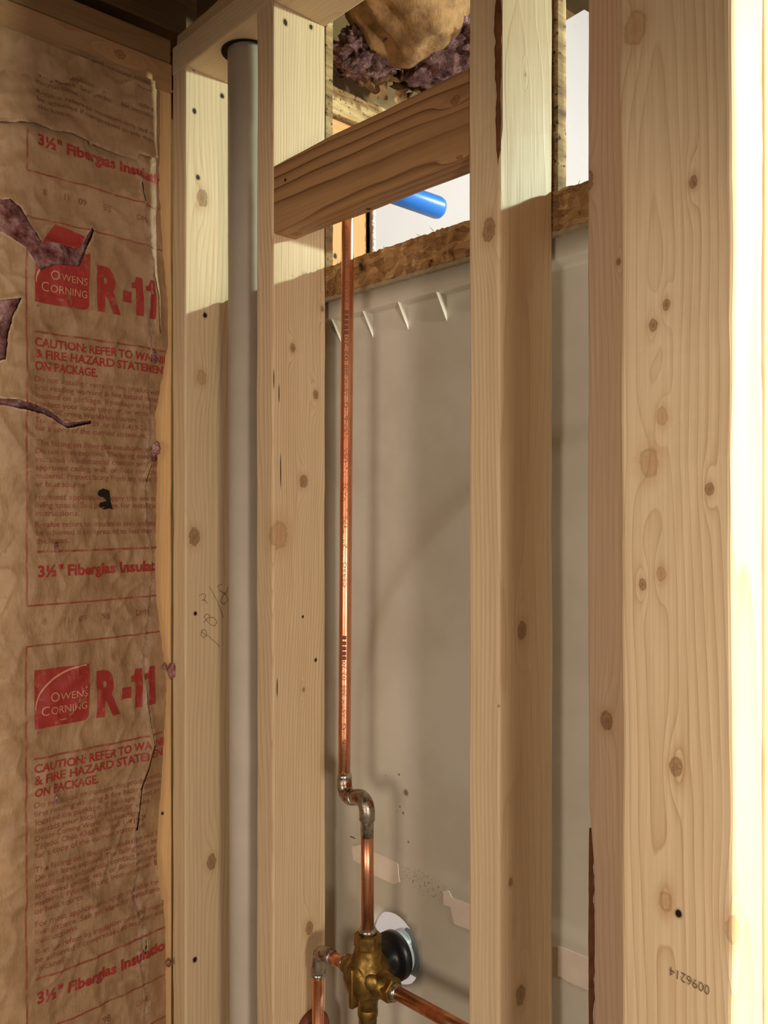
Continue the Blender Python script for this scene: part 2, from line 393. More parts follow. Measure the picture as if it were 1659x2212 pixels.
s2 = stud('pine stud left of the copper riser, blocking nailed to its upper part', -.963, X2, YF, YB, .04, PZ, seed=4.1,
     pith=(-.035, .055), spacing=.0036, contrast=.62, drift=(.012, -.02),
     knots=kx(X2, [(616, 48, 6, 'h'), (672, 58, 5, 'h'), (633, 752, 6, 'k'), (682, 853, 6, 'k'), (656, 1040, 9, 'k'), (603, 1155, 19, 'l'), (668, 2005, 9, 'k'),
                   (654, 1332, 3, 'h'), (682, 1426, 3.5, 'h'), (696, 667, 4, 'k'), (656, 1490, 3, 'k')]),
     splits=[(at_x(592, 818, X2), .017), (at_x(603, 850, X2), .014), (at_x(606, 1018, X2), .026), (at_x(599, 1485, X2), .014)])
def wane3(c, su, sv, w):                  # bark edge missing on the upper front corner
    if su > 0 and sv < 0 and w > H + .33:
        t = min(1, (w - H - .33) / .12); c[1] += .004 * t; c[0] -= .003 * t * (1 + noise.noise((w * 14, 0, 0)))
    return c
stud('pine stud right of the copper riser, round ringed knot on its front edge', -.583, X3, YF, YB, .04, PZ, seed=7.7, wane=wane3,
     pith=(-.05, -.03), spacing=.0050, contrast=.35,
     knots=kx(X3, [(1128, 1362, 13, 'k'), (1103, 1905, 6, 'k'), (1124, 2150, 14, 'k'), (1078, 1526, 4, 'h'), (1137, 160, 4, 'k')]) + ky(YF, [(1057, 495, 16, 'k')]))
s3 = [o for o in COL.objects if o.name.startswith('wall_stud')][2]
def bark(parent, x, y, z0, z1, w, d, seed, label):
    b = bmesh.new(); n = int((z1 - z0) / .006); prev = None
    for i in range(n + 1):
        z = z0 + (z1 - z0) * i / n; t = math.sin(math.pi * i / n) ** .35; e = t * (.75 + .5 * noise.noise((z * 30, seed, 0)) + .3 * noise.noise((z * 110, seed, 0)))
        r = [b.verts.new((x + w[0] * e, y, z)), b.verts.new((x + (w[0] + w[1]) / 2 * e, y + d * e, z)), b.verts.new((x + w[1] * e, y + .004 * e, z)), b.verts.new((x, y + .006, z))]
        if prev:
            for k in range(4): b.faces.new((prev[k], prev[(k + 1) % 4], r[(k + 1) % 4], r[k]))
        prev = r
    bmesh.ops.recalc_face_normals(b, faces=b.faces)
    o = obj('bark_edge', b, M['bark'], parent); o['label'] = label
bark(s3, X3 - .001, YF + .0008, H + .335, H + .66, (-.0065, .0012), -.0012, 3, 'reddish bark left on the upper corner')
def waneA(c, su, sv, w):
    if su < 0 and sv < 0 and w < H - .28:
        t = min(1, (H - .28 - w) / .03); c[0] += .0045 * t * (.6 + noise.noise((w * 22, 0, 5))); c[1] += .004 * t
    return c
stud('reddish stud edge with a dark oval knot, half behind the wide pale stud', -.441, XA, YF, YB, .04, PZ, seed=11.2, wane=waneA,
     light=srgb(226, 196, 166), late=srgb(184, 138, 104), pith=(-.012, -.06), spacing=.0058, contrast=.5,
     knots=ky(YF, [(1310, 1557, 13, 'k'), (1270, 392, 13, 'k'), (1336, 566, 5, 'k')]))
sA = [o for o in COL.objects if o.name.startswith('wall_stud')][3]
bark(sA, -.4395, YF + .001, H - .50, H - .285, (-.0012, .0050), .0010, 8, 'dark bark on the lower left corner')
def waneB(c, su, sv, w):
    if su > 0 and sv < 0:
        e = noise.noise((w * 5.3, 0, 9)); c[0] += .0025 * e; c[1] += .002 * abs(noise.noise((w * 11, 3, 9)))
    if su < 0 and sv < 0: c[0] += .0018 * noise.noise((w * 6, 4, 2))
    return c
YN = .54
stud('wide pale stud face nearest the viewer, stamped number upside down near its foot', -.3335, -.2505, YN, .585, .04, H + .70, seed=2.6, wane=waneB, bev=.0035,
     pith=(.018, -.028), spacing=.0064, contrast=.48, drift=(.02, -.012), step=.015,
     knots=ky(YN, [(1497, 393, 9, 'k'), (1440, 658, 8, 'k'), (1411, 703, 9, 'k'), (1402, 1000, 20, 'l'), (1532, 1056, 9, 'k'), (1428, 1240, 10, 'l'), (1388, 1262, 8, 'k'),
                   (1459, 1657, 13, 'k'), (1437, 1948, 14, 'l'), (1465, 1974, 8, 'h'), (1588, 2012, 20, 'l'), (1372, 60, 24, 'l'), (1430, 900, 12, 'l')]))
stud('brightly lit stud nailed behind the wide pale stud at the right edge', -.3335, -.2492, .5862, .674, .04, H + .70, seed=9.4, pith=(.0, .08), spacing=.005, contrast=.4)
# outside wall framing
EX = -1.190
stud('amber stud edge between the printed insulation and the corner stud', -1.279, EX, .600, .6595, .04, H + .644, seed=3.9, group='outside wall studs',
     light=srgb(226, 186, 134), late=srgb(194, 146, 94), pith=(.02, .04), spacing=.003, contrast=.35,
     knots=kx(EX, [(374, 995, 3, 'h'), (351, 1757, 3, 'h')]))
stud('amber stud of the outside wall beyond the copper riser, bright in lamplight', -1.279, EX, .972, 1.0625, .04, H + .666, seed=5.3, group='outside wall studs',
     light=srgb(206, 148, 98), late=srgb(176, 118, 70), pith=(.05, .04), spacing=.0034, contrast=.4, knots=kx(EX, [(724, 553, 5, 'h')]))
stud('sole plate lying under the plumbing wall studs', -1.189, -.22, YF, YB, 0, .0395, group='wall plates', name='wall_plate', cat='plate', axis=0, seed=21)
tp = stud('plumbing wall top plate bored for the grey pipe', -1.189, -.22, YF, YB, PZ + .0005, H + .717, group='wall plates', name='wall_plate', cat='plate', axis=0, seed=6.6,
     pith=(-.05, .05), spacing=.004, contrast=.35, knots=[(Vector((-1.075, .735, PZ)), .0028, 'h')])
stud('thin second plate on top of the plumbing wall plate', -1.186, -.22, YF + .006, YB, H + .7175, H + .737, group='wall plates', name='wall_plate', cat='plate', axis=0, seed=16,
     light=srgb(206, 176, 132), wav=.0018)
stud('amber lower plate along the head of the printed insulation', -1.279, EX + .0015, -1.9, .6580, H + .6445, H + .690, group='wall plates', name='wall_plate', cat='plate', axis=1, seed=8.2,
     light=srgb(182, 142, 100), late=srgb(142, 100, 62), spacing=.003, contrast=.5, knots=[(at_x(258, 118, EX), .006, 'k')])
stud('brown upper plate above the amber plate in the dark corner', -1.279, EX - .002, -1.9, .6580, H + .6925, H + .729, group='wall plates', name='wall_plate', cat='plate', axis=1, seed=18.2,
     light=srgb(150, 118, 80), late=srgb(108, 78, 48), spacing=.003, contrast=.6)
stud('amber plate over the lamplit outside stud beyond the blocking', -1.279, EX + .001, .752, 2.26, H + .668, H + .708, group='wall plates', name='wall_plate', cat='plate', axis=1, seed=12.5,
     light=srgb(204, 150, 98), late=srgb(170, 114, 66), spacing=.003, contrast=.5, bev=.004)
o = obj('wall_plate', board_mesh(-1.279, EX + .010, .752, 2.26, H + .713, H + .762, .004, .0016, 31, .03, 1), M['old'], origin=(-1.23, .9, H + .72))
tag(o, 'old stained board with mildew under the torn ceiling insulation', 'plate', 'wall plates')
stud('dark rim joist above the plates in the upper left corner', -1.29, -1.225, -1.9, 2.2, H + .765, H + .985, group=None, name='rim_joist', cat='joist', axis=1, seed=2.2,
     light=srgb(120, 92, 60), late=srgb(90, 64, 38), contrast=.5)
for i, (x, lab) in enumerate(((-.98, 'ceiling joist nearest the outside wall, above the corner stud'), (-.42, 'ceiling joist above the right-hand studs'))):
    stud(lab, x, x + .038, -1.9, .655, H + .765, H + .985, group='ceiling joists', name='ceiling_joist', cat='joist', axis=1, seed=30 + i,
         light=srgb(150, 116, 76), late=srgb(110, 80, 48))
# bores
b = bmesh.new(); add_lathe(b, (-1.052, .7075, PZ - .02), (0, 0, 1), [(0, .041), (.12, .041)], 40); cut(tp, b) if False else b.free()
# blocking between the two studs beside the riser
bx0, bx1 = X2 + .0005, -.5835
b = bmesh.new(); add_box(b, (-1.186, YF + .040, H + .7375), (-.22, YF + .078, H + 1.295), .002)  # added board, keeps the bathroom light out of the ceiling cavity
o = obj('light_stop', b, M['rim'], origin=(-.7, .72, H + .74)); tag(o, 'dark added board on the plumbing wall plates, stopping light between the joists', 'blocking')
bl = stud('brown knotty 2x4 blocking nailed between the studs beside the riser', bx0, bx1, YF + .001, YF + .0395, H + .366, H + .457, group=None, name='blocking', cat='blocking', axis=0, seed=13.7,
     light=srgb(184, 142, 98), late=srgb(104, 66, 38), pith=(-.02, .055), spacing=.0105, contrast=.85, drift=(.06, .04), blotch=srgb(150, 108, 70), bev=.004, wav=.0012,
     knots=ky(YF, [(982, 215, 9, 'k'), (990, 342, 8, 'k'), (615, 388, 4, 'h')]) + [(Vector((-.905, .683, H + .366)), .006, 'k'), (Vector((-.77, .69, H + .366)), .003, 'h')])

# ------------------------------------------------------------------ lettering helpers
_cap = None
def text_bm(body, bold=0.0, shear=0.0, extr=0.0):
    cu = bpy.data.curves.new('t', 'FONT'); cu.body = body; cu.size = 1.0; cu.offset = bold; cu.shear = shear; cu.resolution_u = 3
    ob = bpy.data.objects.new('t', cu); COL.objects.link(ob)
    dg = bpy.context.evaluated_depsgraph_get(); dg.update()
    me = bpy.data.meshes.new_from_object(ob.evaluated_get(dg)); bpy.data.objects.remove(ob); bpy.data.curves.remove(cu)
    bm = bmesh.new(); bm.from_mesh(me); bpy.data.meshes.remove(me); return bm
def cap_h():
    global _cap
    if _cap is None:
        t = text_bm('H'); _cap = max(v.co.y for v in t.verts) - min(v.co.y for v in t.verts); t.free()
    return _cap
def put_text(dst, body, fn, cap, width=None, bold=0.0, xs=1.0):
    """adds flat lettering: fn maps (along, up) in metres to a world point"""
    t = text_bm(body, bold); s = cap / cap_h()
    w = max(v.co.x for v in t.verts) * s * xs
    k = (width / w) if width else 1.0
    vm = {v: dst.verts.new(fn(v.co.x * s * xs * k, v.co.y * s)) for v in t.verts}
    for f in t.faces:
        try: dst.faces.new([vm[v] for v in f.verts])
        except ValueError: pass
    t.free(); return w * k

# pencil figures and stamp, pressed into the timber
def child_mark(parent, name, bm, mat, label=None):
    o = obj(name, bm, mat, parent, origin=None)
    if label: o['label'] = label
    return o
studs = [o for o in COL.objects if o.name.startswith('wall_stud')]
s1 = studs[0]; sB = studs[4]
b = bmesh.new()
def stroke(bm, pts, w=.00035):
    for p, q in zip(pts, pts[1:]):
        d = (q - p).normalized(); n_ = Vector((0, -d.z, d.y)) * w
        bm.faces.new([bm.verts.new(c) for c in (p - n_, q - n_, q + n_, p + n_)])
for line in ([(436, 1362), (434, 1372), (440, 1378), (447, 1372), (445, 1362), (437, 1360), (436, 1366), (452, 1376), (466, 1388), (474, 1397)],
             [(440, 1345), (450, 1334), (462, 1334), (469, 1344), (464, 1352), (455, 1350), (446, 1340), (441, 1332), (446, 1326), (453, 1330), (452, 1342)],
             [(430, 1288), (438, 1282), (444, 1286), (442, 1296), (436, 1296), (444, 1298), (448, 1304)], [(452, 1266), (470, 1300), (482, 1334)],
             [(480, 1262), (470, 1266), (474, 1276), (488, 1284), (492, 1296), (484, 1306), (476, 1300), (480, 1288), (490, 1278), (492, 1268)]):
    stroke(b, [at_x(px, py, X1 + .0009) for px, py in line])
child_mark(s1, 'pencil_figures', b, M['pencil'], 'thin slanting pencil figures')
b = bmesh.new()
p0 = at_y(1534, 2132, YN - .0004); p1 = at_y(1447, 2088, YN - .0004); u = (p1 - p0); L = u.length; u /= L; v = Vector((u.z, 0, -u.x))
if v.z > 0: v = -v
put_text(b, '0096214', lambda a, h: p0 + u * a + v * h, .0062, L, -.012)
child_mark(sB, 'stamped_number', b, M['ink'], 'upside-down stamped number')

# ------------------------------------------------------------------ grey pipe between the first two studs
g = empty('vent_pipe', (-1.0445, .7075, .02), 'grey-white plastic pipe rising between the corner stud and the next stud', 'pipe')
b = bmesh.new(); add_tube(b, [(-1.0445, .7075, .02), (-1.047, .7075, 1.0), (-1.0520, .7075, PZ + .0004)], .0305, 48)
obj('pipe', b, M['pvc'], g, True)
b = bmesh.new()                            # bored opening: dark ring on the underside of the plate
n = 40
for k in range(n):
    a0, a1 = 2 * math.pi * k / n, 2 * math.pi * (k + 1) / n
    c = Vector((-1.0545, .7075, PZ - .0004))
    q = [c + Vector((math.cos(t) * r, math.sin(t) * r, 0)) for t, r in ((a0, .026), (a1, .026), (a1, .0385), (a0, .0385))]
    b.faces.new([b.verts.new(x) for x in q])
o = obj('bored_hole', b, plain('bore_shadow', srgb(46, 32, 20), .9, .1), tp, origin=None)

# ------------------------------------------------------------------ strand board behind the studs
b = bmesh.new()
def rough_strip(bm, x0, x1, y0, y1, z0, z1, step=.004, amp=.0022, seed=0., vertical=False):
    n = int((x1 - x0) / step); prev = None
    for i in range(n + 1):
        x = x0 + (x1 - x0) * i / n
        t = amp * noise.noise((x * 60, seed, 0)) + amp * .8 * noise.noise((x * 260, seed, 3)); lo = .5 * amp * noise.noise((x * 70, seed, 8))
        r = [bm.verts.new(c) for c in ((x, y0, z0 + lo), (x, y1, z0 + lo), (x, y1, z1 + t), (x, y0, z1 + t))]
        if prev:
            for k in range(4): bm.faces.new((prev[k], prev[(k + 1) % 4], r[(k + 1) % 4], r[k]))
        else: bm.faces.new(r[::-1])
        prev = r
    bm.faces.new(prev)
rough_strip(b, -1.186, -.30, YB + .001, YB + .0125, H + .298, H + .3395, seed=2)
sb = obj('strand_board', b, M['osb'], origin=(-.75, YB + .006, H + .30))
tag(sb, 'rough-sawn strand board strip along the lower edge of the bright opening', 'strand board')
for (x0, x1, y0, y1) in ((-.960, X2 - .0004, YB + .001, YB + .0135), (-.575, X3 + .0035, YB + .004, YB + .0185), (-.440, XA - .02, YB + .001, YB + .0125)):
    obj('side_strip', board_mesh(x0, x1, y0, y1, H + .3402, H + .98, .0006, .0008, x0 * 9, .006), M['old'], sb)
b = bmesh.new()
for k in range(70):                        # splinters on the sawn edge
    x = -1.1 + .75 * random.random(); z = H + .298 + .044 * (random.random() ** .35); y = YB - .0002
    l = .003 + .007 * random.random(); a = random.uniform(-1.2, 1.2); w = .0004
    d = Vector((math.sin(a), -.35, math.cos(a) * random.choice((1, 1, -1)))) * l; p = Vector((x, y + .001, z))
    add_tube(b, [p, p + d * .5 + Vector((0, -.001, 0)), p + d], [w, w * .8, .0001], 5)
tag(obj('splinters', b, plain('splinter', srgb(196, 158, 104), .8, .2, .2, 300), sb), kind='stuff')
b = bmesh.new(); rough_strip(b, -1.186, -.30, YB + .0005, YB + .010, H + .2925, H + .2975, seed=9, amp=.0012)
obj('paper_edge', b, plain('torn_grey_paper', srgb(168, 150, 122), .9, .1, .3, 120), sb)

# ------------------------------------------------------------------ back of the shower surround
YS = .7775
sur = empty('shower_surround', (-.75, YS, .3), 'grey-beige back of a plastic shower surround behind the studs and copper riser', 'shower surround')
HC = (-.811, H - .571); HR = .0455         # trim hole
def relief(x, z):
    zr = z - H; d = 0.0
    # big raised arch
    cx, cz, rx, rz = -.42, -.30, .478, .405
    if zr > cz: e = math.hypot((x - cx) / rx, (zr - cz) / rz)
    else: e = abs(x - cx) / rx
    t = max(0.0, min(1.0, (1.0 - e) / .05)); t = t * t * (3 - 2 * t)
    d -= .0034 * t
    if zr < -.452: d -= .0012
    return d
b = bmesh.new(); xs = [-1.176 + .0085 * i for i in range(0, 104)]; zs = [H - 1.0 + .0085 * i for i in range(0, 151)]
zs = [z for z in zs if z < H + .272] + [H + .272]
grid = {}
for i, x in enumerate(xs):
    for j, z in enumerate(zs): grid[i, j] = b.verts.new((x, YS + relief(x, z), z))
for i in range(len(xs) - 1):
    for j in range(len(zs) - 1):
        b.faces.new((grid[i, j], grid[i + 1, j], grid[i + 1, j + 1], grid[i, j + 1]))
# opening for the valve trim: remove the cells around it and close up to a true circle
dele = [f for f in b.faces if math.hypot(f.calc_center_median().x - HC[0], f.calc_center_median().z - HC[1]) < HR + .001]
bmesh.ops.delete(b, geom=dele, context='FACES')
rim = [e for e in b.edges if e.is_boundary and all(math.hypot(v.co.x - HC[0], v.co.z - HC[1]) < .075 for v in e.verts)]
rv = list({v for e in rim for v in e.verts})
for v in rv:
    dx, dz = v.co.x - HC[0], v.co.z - HC[1]; k = HR / math.hypot(dx, dz); v.co.x = HC[0] + dx * k; v.co.z = HC[1] + dz * k
ext = bmesh.ops.extrude_edge_only(b, edges=rim)
for v in ext['geom']:
    if isinstance(v, bmesh.types.BMVert): v.co.y += .006
bmesh.ops.recalc_face_normals(b, faces=b.faces)
obj('panel', b, M['surround'], sur, True)
b = bmesh.new()                            # lip curving back into the panel
prof = [(YB + .0115, H + .2925), (YB + .008, H + .2925), (YB + .008, H + .272), (YB + .0083, H + .2700), (YB + .0095, H + .2690), (YS - .0030, H + .2680), (YS - .0006, H + .2672), (YS + .0004, H + .262)]
for (p, q) in zip(prof, prof[1:]):
    b.faces.new([b.verts.new(c) for c in ((-1.176, *p), (-.30, *p), (-.30, *q), (-1.176, *q))])
bmesh.ops.remove_doubles(b, verts=b.verts, dist=1e-5)
obj('flange', b, M['surround'], sur, True)
for px in (775 - 60, 782, 858, 941, 1040, 1130):
    p = at_y(px, 600, YB + .009); x = p.x
    b = bmesh.new(); zt = H + .2690; ya, yb = YB + .0095, YS + .0005
    tri = [(ya, zt), (yb, zt), (yb, zt - .034)]
    A = [b.verts.new((x - .0005, y, z)) for y, z in tri]; B2 = [b.verts.new((x + .0005, y, z)) for y, z in tri]
    b.faces.new(A); b.faces.new(B2[::-1])
    for k in range(3): b.faces.new((A[k], B2[k], B2[(k + 1) % 3], A[(k + 1) % 3]))
    bmesh.ops.recalc_face_normals(b, faces=b.faces)
    obj('gusset', b, M['surround'], sur)
def strip(pts, name='glue_strip'):
    b = bmesh.new(); yy = YS + relief(-.6, H - .48) - .0012
    P3 = [at_y(px, py, yy) for px, py in pts]; out = []
    for q in P3: q.y = YS + relief(q.x, q.z) - .0005
    for i in range(len(P3)):                # rough outline
        a, c = P3[i], P3[(i + 1) % len(P3)]
        for k in range(5):
            q = a.lerp(c, k / 5); out.append(q + Vector((.0009 * noise.noise((q.x * 300, q.z * 300, 1)), 0, .0009 * noise.noise((q.x * 300, q.z * 300, 5)))))
    f0 = [b.verts.new(q) for q in out]; f1 = [b.verts.new(q + Vector((0, .0004, 0))) for q in out]
    b.faces.new(f0); b.faces.new(f1[::-1])
    for k in range(len(out)): b.faces.new((f0[k], f1[k], f1[(k + 1) % len(out)], f0[(k + 1) % len(out)]))
    bmesh.ops.recalc_face_normals(b, faces=b.faces); bmesh.ops.triangulate(b, faces=b.faces)
    o = obj(name, b, M['glue'], sur); o['label'] = 'pale strip of old adhesive'
strip([(754, 1830), (775, 1826), (858, 1866), (862, 1905), (848, 1910), (822, 1898), (800, 1888), (782, 1868), (758, 1860)])
strip([(956, 1926), (968, 1924), (976, 1940), (1016, 1955), (1030, 1960), (1030, 2020), (1012, 2008), (980, 1996), (972, 1960), (957, 1954)])
strip([(1204, 2044), (1216, 2048), (1275, 2072), (1275, 2142), (1240, 2128), (1204, 2108)])
cs = plain('crease_shade', srgb(112, 98, 72), .9, .1, .4, 200)
for (a, c) in (((757, 1813), (871, 1848)), ((952, 1900), (1030, 1930)), ((1190, 2001), (1275, 2038))):   # shade of the crease above the strips, painted as dark beads
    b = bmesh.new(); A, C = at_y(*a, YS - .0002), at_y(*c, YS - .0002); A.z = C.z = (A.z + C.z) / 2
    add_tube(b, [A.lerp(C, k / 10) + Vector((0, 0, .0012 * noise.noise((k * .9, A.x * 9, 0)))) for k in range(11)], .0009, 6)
    obj('crease', b, cs, sur)

# ------------------------------------------------------------------ copper plumbing (one soldered assembly)
pl = empty('shower_plumbing', (-.787, .705, H - .572), 'copper riser with offset elbows above a brass shower valve and its branch pipes', 'shower plumbing')
R = .0079
def bend(a, c, e, r, n=8):
    """points of a rounded corner a-c-e"""
    a, c, e = Vector(a), Vector(c), Vector(e); u = (a - c).normalized(); v = (e - c).normalized()
    ang = u.angle(v); t = r / math.tan(ang / 2); p, q = c + u * t, c + v * t
    cen = c + (u + v).normalized() * (r / math.sin(ang / 2)); out = []
    n0 = (p - cen).normalized(); n1 = (q - cen).normalized(); tot = n0.angle(n1)
    ax = n0.cross(n1).normalized()
    for k in range(n + 1): out.append(cen + Matrix.Rotation(tot * k / n, 3, ax) @ n0 * r)
    return out
zt = H + .425
r0 = Vector((-.834, .7055, H - .350)); r1 = Vector((-.8335, .7120, zt))
riser = obj('riser_pipe', (lambda b: (add_tube(b, [r0.lerp(r1, k / 12) for k in range(13)], R, 32), b)[1])(bmesh.new()), M['copper'], pl, True)
# printing on the riser, read upwards
b = bmesh.new(); ax = (r1 - r0).normalized(); view = (Vector((0, 0, H)) - r0); view.z = 0; view.normalize()
def on_pipe(z0):
    c0 = r0.lerp(r1, (z0 - r0.z) / (r1.z - r0.z))
    side = ax.cross(view).normalized()         # to the left of the viewer or the right
    if side.dot(Vector((.68, .73, 0))) > 0: side = -side
    def fn(a, h):
        th = (h - .0025) / R + .12
        return c0 + ax * a + (view * math.cos(th) + side * math.sin(th)) * (R + .00012)
    return fn
def z_of(py): return H + (CY - py) / F * depth(r0.x, r0.y)
for (py0, py1, s) in ((1268, 1214, 'CERRO'), (1206, 1166, '1/2"'), (1154, 1115, 'TYPE'), (1106, 1099, 'L'), (1084, 1044, 'MADE'), (1030, 1010, 'IN'), (1000, 968, 'USA'),
                      (1652, 1560, 'NSF-61-G'), (1548, 1478, 'ASTM B88'), (1468, 1426, '02/20'), (950, 870, 'NSF-61-G'), (858, 790, 'ASTM B88'), (782, 728, '02/20'),
                      (655, 610, 'CERRO'), (600, 566, '1/2"'), (556, 520, 'TYPE')):
    put_text(b, s, on_pipe(z_of(py0)), .0050, z_of(py1) - z_of(py0), -.006)
o = obj('printing', b, M['print_'], riser)
b = bmesh.new()
for py in (1376, 1388, 1399, 1410, 1420, 676, 687, 698, 709, 720):
    z0 = z_of(py + 4); fn = on_pipe(z0); w = z_of(py - 4.4) - z0
    for k in range(4):
        h0, h1 = .0052 * k / 4, .0052 * (k + 1) / 4
        b.faces.new([b.verts.new(q) for q in (fn(0, h0), fn(w, h0), fn(w, h1), fn(0, h1))])
obj('size_bars', b, M['print_'], riser)
# offset: two elbows
e1 = Vector((-.834, .7055, H - .3645)); e2 = Vector((-.784, .700, H - .349)); low = Vector((-.7865, .7035, H - .520))
def elbow(a, c, e, la=.022, le=.018, r=.013, sock=.0098):
    a, c, e = Vector(a), Vector(c), Vector(e); u = (a - c).normalized(); v = (e - c).normalized()
    mid = bend(a, c, e, r)
    b = bmesh.new(); pts = [c + u * la, c + u * (la - .001)] + [c + u * (r + .001)] + mid[1:-1] + [c + v * (r + .001)] + [c + v * (le - .001), c + v * le]
    pts = [c + u * la, c + u * (la - .0008)] + mid + [c + v * (le - .0008), c + v * le]
    rs = [sock - .0009, sock] + [sock] * len(mid) + [sock, sock - .0009]
    add_tube(b, pts, rs, 32); return b
obj('elbow', elbow(r1, e1, e2, .028, .024, .0135), M['fitting'], pl, True)
obj('elbow', elbow(e1, e2, low, .026, .030, .0135), M['fitting'], pl, True)
b = bmesh.new(); add_tube(b, [e1.lerp(e2, .3), e1.lerp(e2, .75)], R, 24); obj('offset_nipple', b, M['fitting'], pl, True)
def joint(p, d, l=.006, r=.0097):
    b = bmesh.new(); add_lathe(b, Vector(p) - Vector(d) * l / 2, d, [(0, R + .0001), (l * .25, r), (l * .6, r), (l, R + .0001)], 28)
    obj('solder_joint', b, M['solder'], pl, True)
joint(e1 + Vector((0, 0, .0285)), (0, 0, 1), .009, .0098)
b = bmesh.new(); dv = (low - e2).normalized(); add_tube(b, [e2 + dv * .02, low], R, 32); lp = obj('lower_riser', b, M['copper'], pl, True)
b = bmesh.new(); add_tube(b, [e2 + dv * .028, e2 + dv * .030, e2 + dv * .050], [.0090, .0083, .0081], 32); obj('solder_joint', b, M['solder'], pl, True)
# valve
VC = Vector((-.7875, .7045, H - .572))
b = bmesh.new()
add_lathe(b, VC + Vector((0, 0, .040)), (0, 0, -1), [(0, .0125), (.006, .0165), (.014, .019), (.026, .0265), (.040, .0275), (.052, .0245), (.064, .0165), (.070, .0125), (.080, .0120)], 32)
add_lathe(b, VC + Vector((0, .022, 0)), (0, -1, 0), [(0, .021), (.012, .025), (.034, .025), (.044, .021), (.048, .012)], 32)
add_lathe(b, VC + Vector((.010, 0, 0)), (1, 0, 0), [(0, .0205), (.016, .0165), (.030, .0135), (.0305, .0128)], 28)
add_lathe(b, VC - Vector((.008, 0, 0)), (-1, 0, 0), [(0, .0205), (.012, .0150), (.024, .0125), (.0245, .0115)], 28)
add_box(b, VC + Vector((-.0035, -.029, -.030)), VC + Vector((.0035, -.018, .018)), .002)
obj('valve_body', b, M['brass'], pl, True)
def hexnut(name, p, d, r, l, mat=M['brass']):
    b = bmesh.new(); add_lathe(b, p, d, [(0, r * .86), (.0012, r), (l - .0012, r), (l, r * .86)], 6); obj(name, b, mat, pl)
hexnut('union_nut', VC + Vector((0, 0, .036)), (0, 0, 1), .0170, .017)
hexnut('union_nut', VC + Vector((.036, 0, 0)), (1, 0, 0), .0150, .012)
b = bmesh.new(); add_lathe(b, VC + Vector((-.030, 0, 0)), (-1, 0, 0), [(0, .0118), (.003, .0122), (.010, .0118), (.0105, .0098)], 28); obj('collar', b, M['brass'], pl, True)
b = bmesh.new(); add_lathe(b, VC + Vector((0, 0, -.038)), (0, 0, -1), [(0, .0118), (.002, .0126), (.010, .0126), (.012, .0112), (.020, .0112), (.022, .0095)], 28); obj('collar', b, M['brass'], pl, True)
joint(VC + Vector((0, 0, .056)), (0, 0, 1), .010, .0112)
# screw heads / stop on the right shoulder
b = bmesh.new(); add_lathe(b, VC + Vector((.021, -.012, .006)), (.55, -.8, .2), [(0, .009), (.006, .009), (.008, .007)], 20); obj('check_stop', b, M['brass'], pl, True)
# hot, cold and tub branches
b = bmesh.new(); add_tube(b, [VC + Vector((.044, 0, 0)), Vector((-.5835, .7045, H - .567))], R, 28); obj('branch_pipe', b, M['copper'], pl, True)
joint(VC + Vector((.050, 0, 0)), (1, 0, 0), .008, .0100)
lc = Vector((-.8860, .7050, H - .578)); ld = Vector((-.8875, .7050, H - 1.0))
obj('elbow', elbow(VC, lc, ld, .030, .030, .0140), M['fitting'], pl, True)
b = bmesh.new(); add_tube(b, [VC + Vector((-.034, 0, 0)), lc + Vector((.020, 0, 0))], R, 28); obj('branch_pipe', b, M['copper'], pl, True)
joint(VC + Vector((-.044, 0, 0)), (1, 0, 0), .007, .0100)
b = bmesh.new(); add_tube(b, [lc + Vector((0, 0, -.02)), ld], R, 28); obj('branch_pipe', b, M['copper'], pl, True)
joint(lc + Vector((0, 0, -.031)), (0, 0, 1), .008, .0100)
b = bmesh.new(); add_tube(b, [VC + Vector((0, 0, -.055)), VC + Vector((0, 0, -.45))], R, 28); obj('tub_pipe', b, M['copper'], pl, True)
# cartridge sleeve, rubber collar and trim retainer at the surround opening
SC_ = Vector((-.8020, .722, H - .573))
b = bmesh.new(); add_lathe(b, SC_, (0, 1, 0), [(0, .0165), (.026, .0165), (.031, .0185), (.033, .0220), (.0335, .0295), (.0350, .0310), (.0440, .0310), (.0450, .0295), (.0452, .0200)], 56)
obj('rubber_collar', b, M['rubber'], pl, True)
b = bmesh.new(); add_box(b, SC_ + Vector((.000, .0600, -.028)), SC_ + Vector((.060, .0640, .030)), .003)
add_lathe(b, SC_ + Vector((0, .0450, 0)), (0, 1, 0), [(0, .0270), (.018, .0270)], 40)
obj('retainer_plate', b, M['grey'], pl)
# drop elbow and blue test plug at the head of the riser
de = Vector((-.8275, .7205, H + .4257))
b = bmesh.new(); add_lathe(b, (r1.x, r1.y, zt - .028), (0, 0, 1), [(0, .0100), (.030, .0110), (.040, .0105)], 24); add_lathe(b, de + Vector((0, .0, 0)), (0, 1, 0), [(0, .0125), (.012, .0135), (.030, .0135)], 24)
obj('drop_elbow', b, M['brass'], pl, True)
b = bmesh.new(); add_lathe(b, de + Vector((.001, .022, 0)), (0, 1, 0), [(0, .0165), (.016, .0165), (.017, .0140), (.026, .0140), (.028, .0148), (.100, .0152), (.126, .0155), (.131, .0145), (.133, .0120)], 40)
o = obj('test_plug', b, M['blue'], pl, True); o['label'] = 'blue plastic test plug'
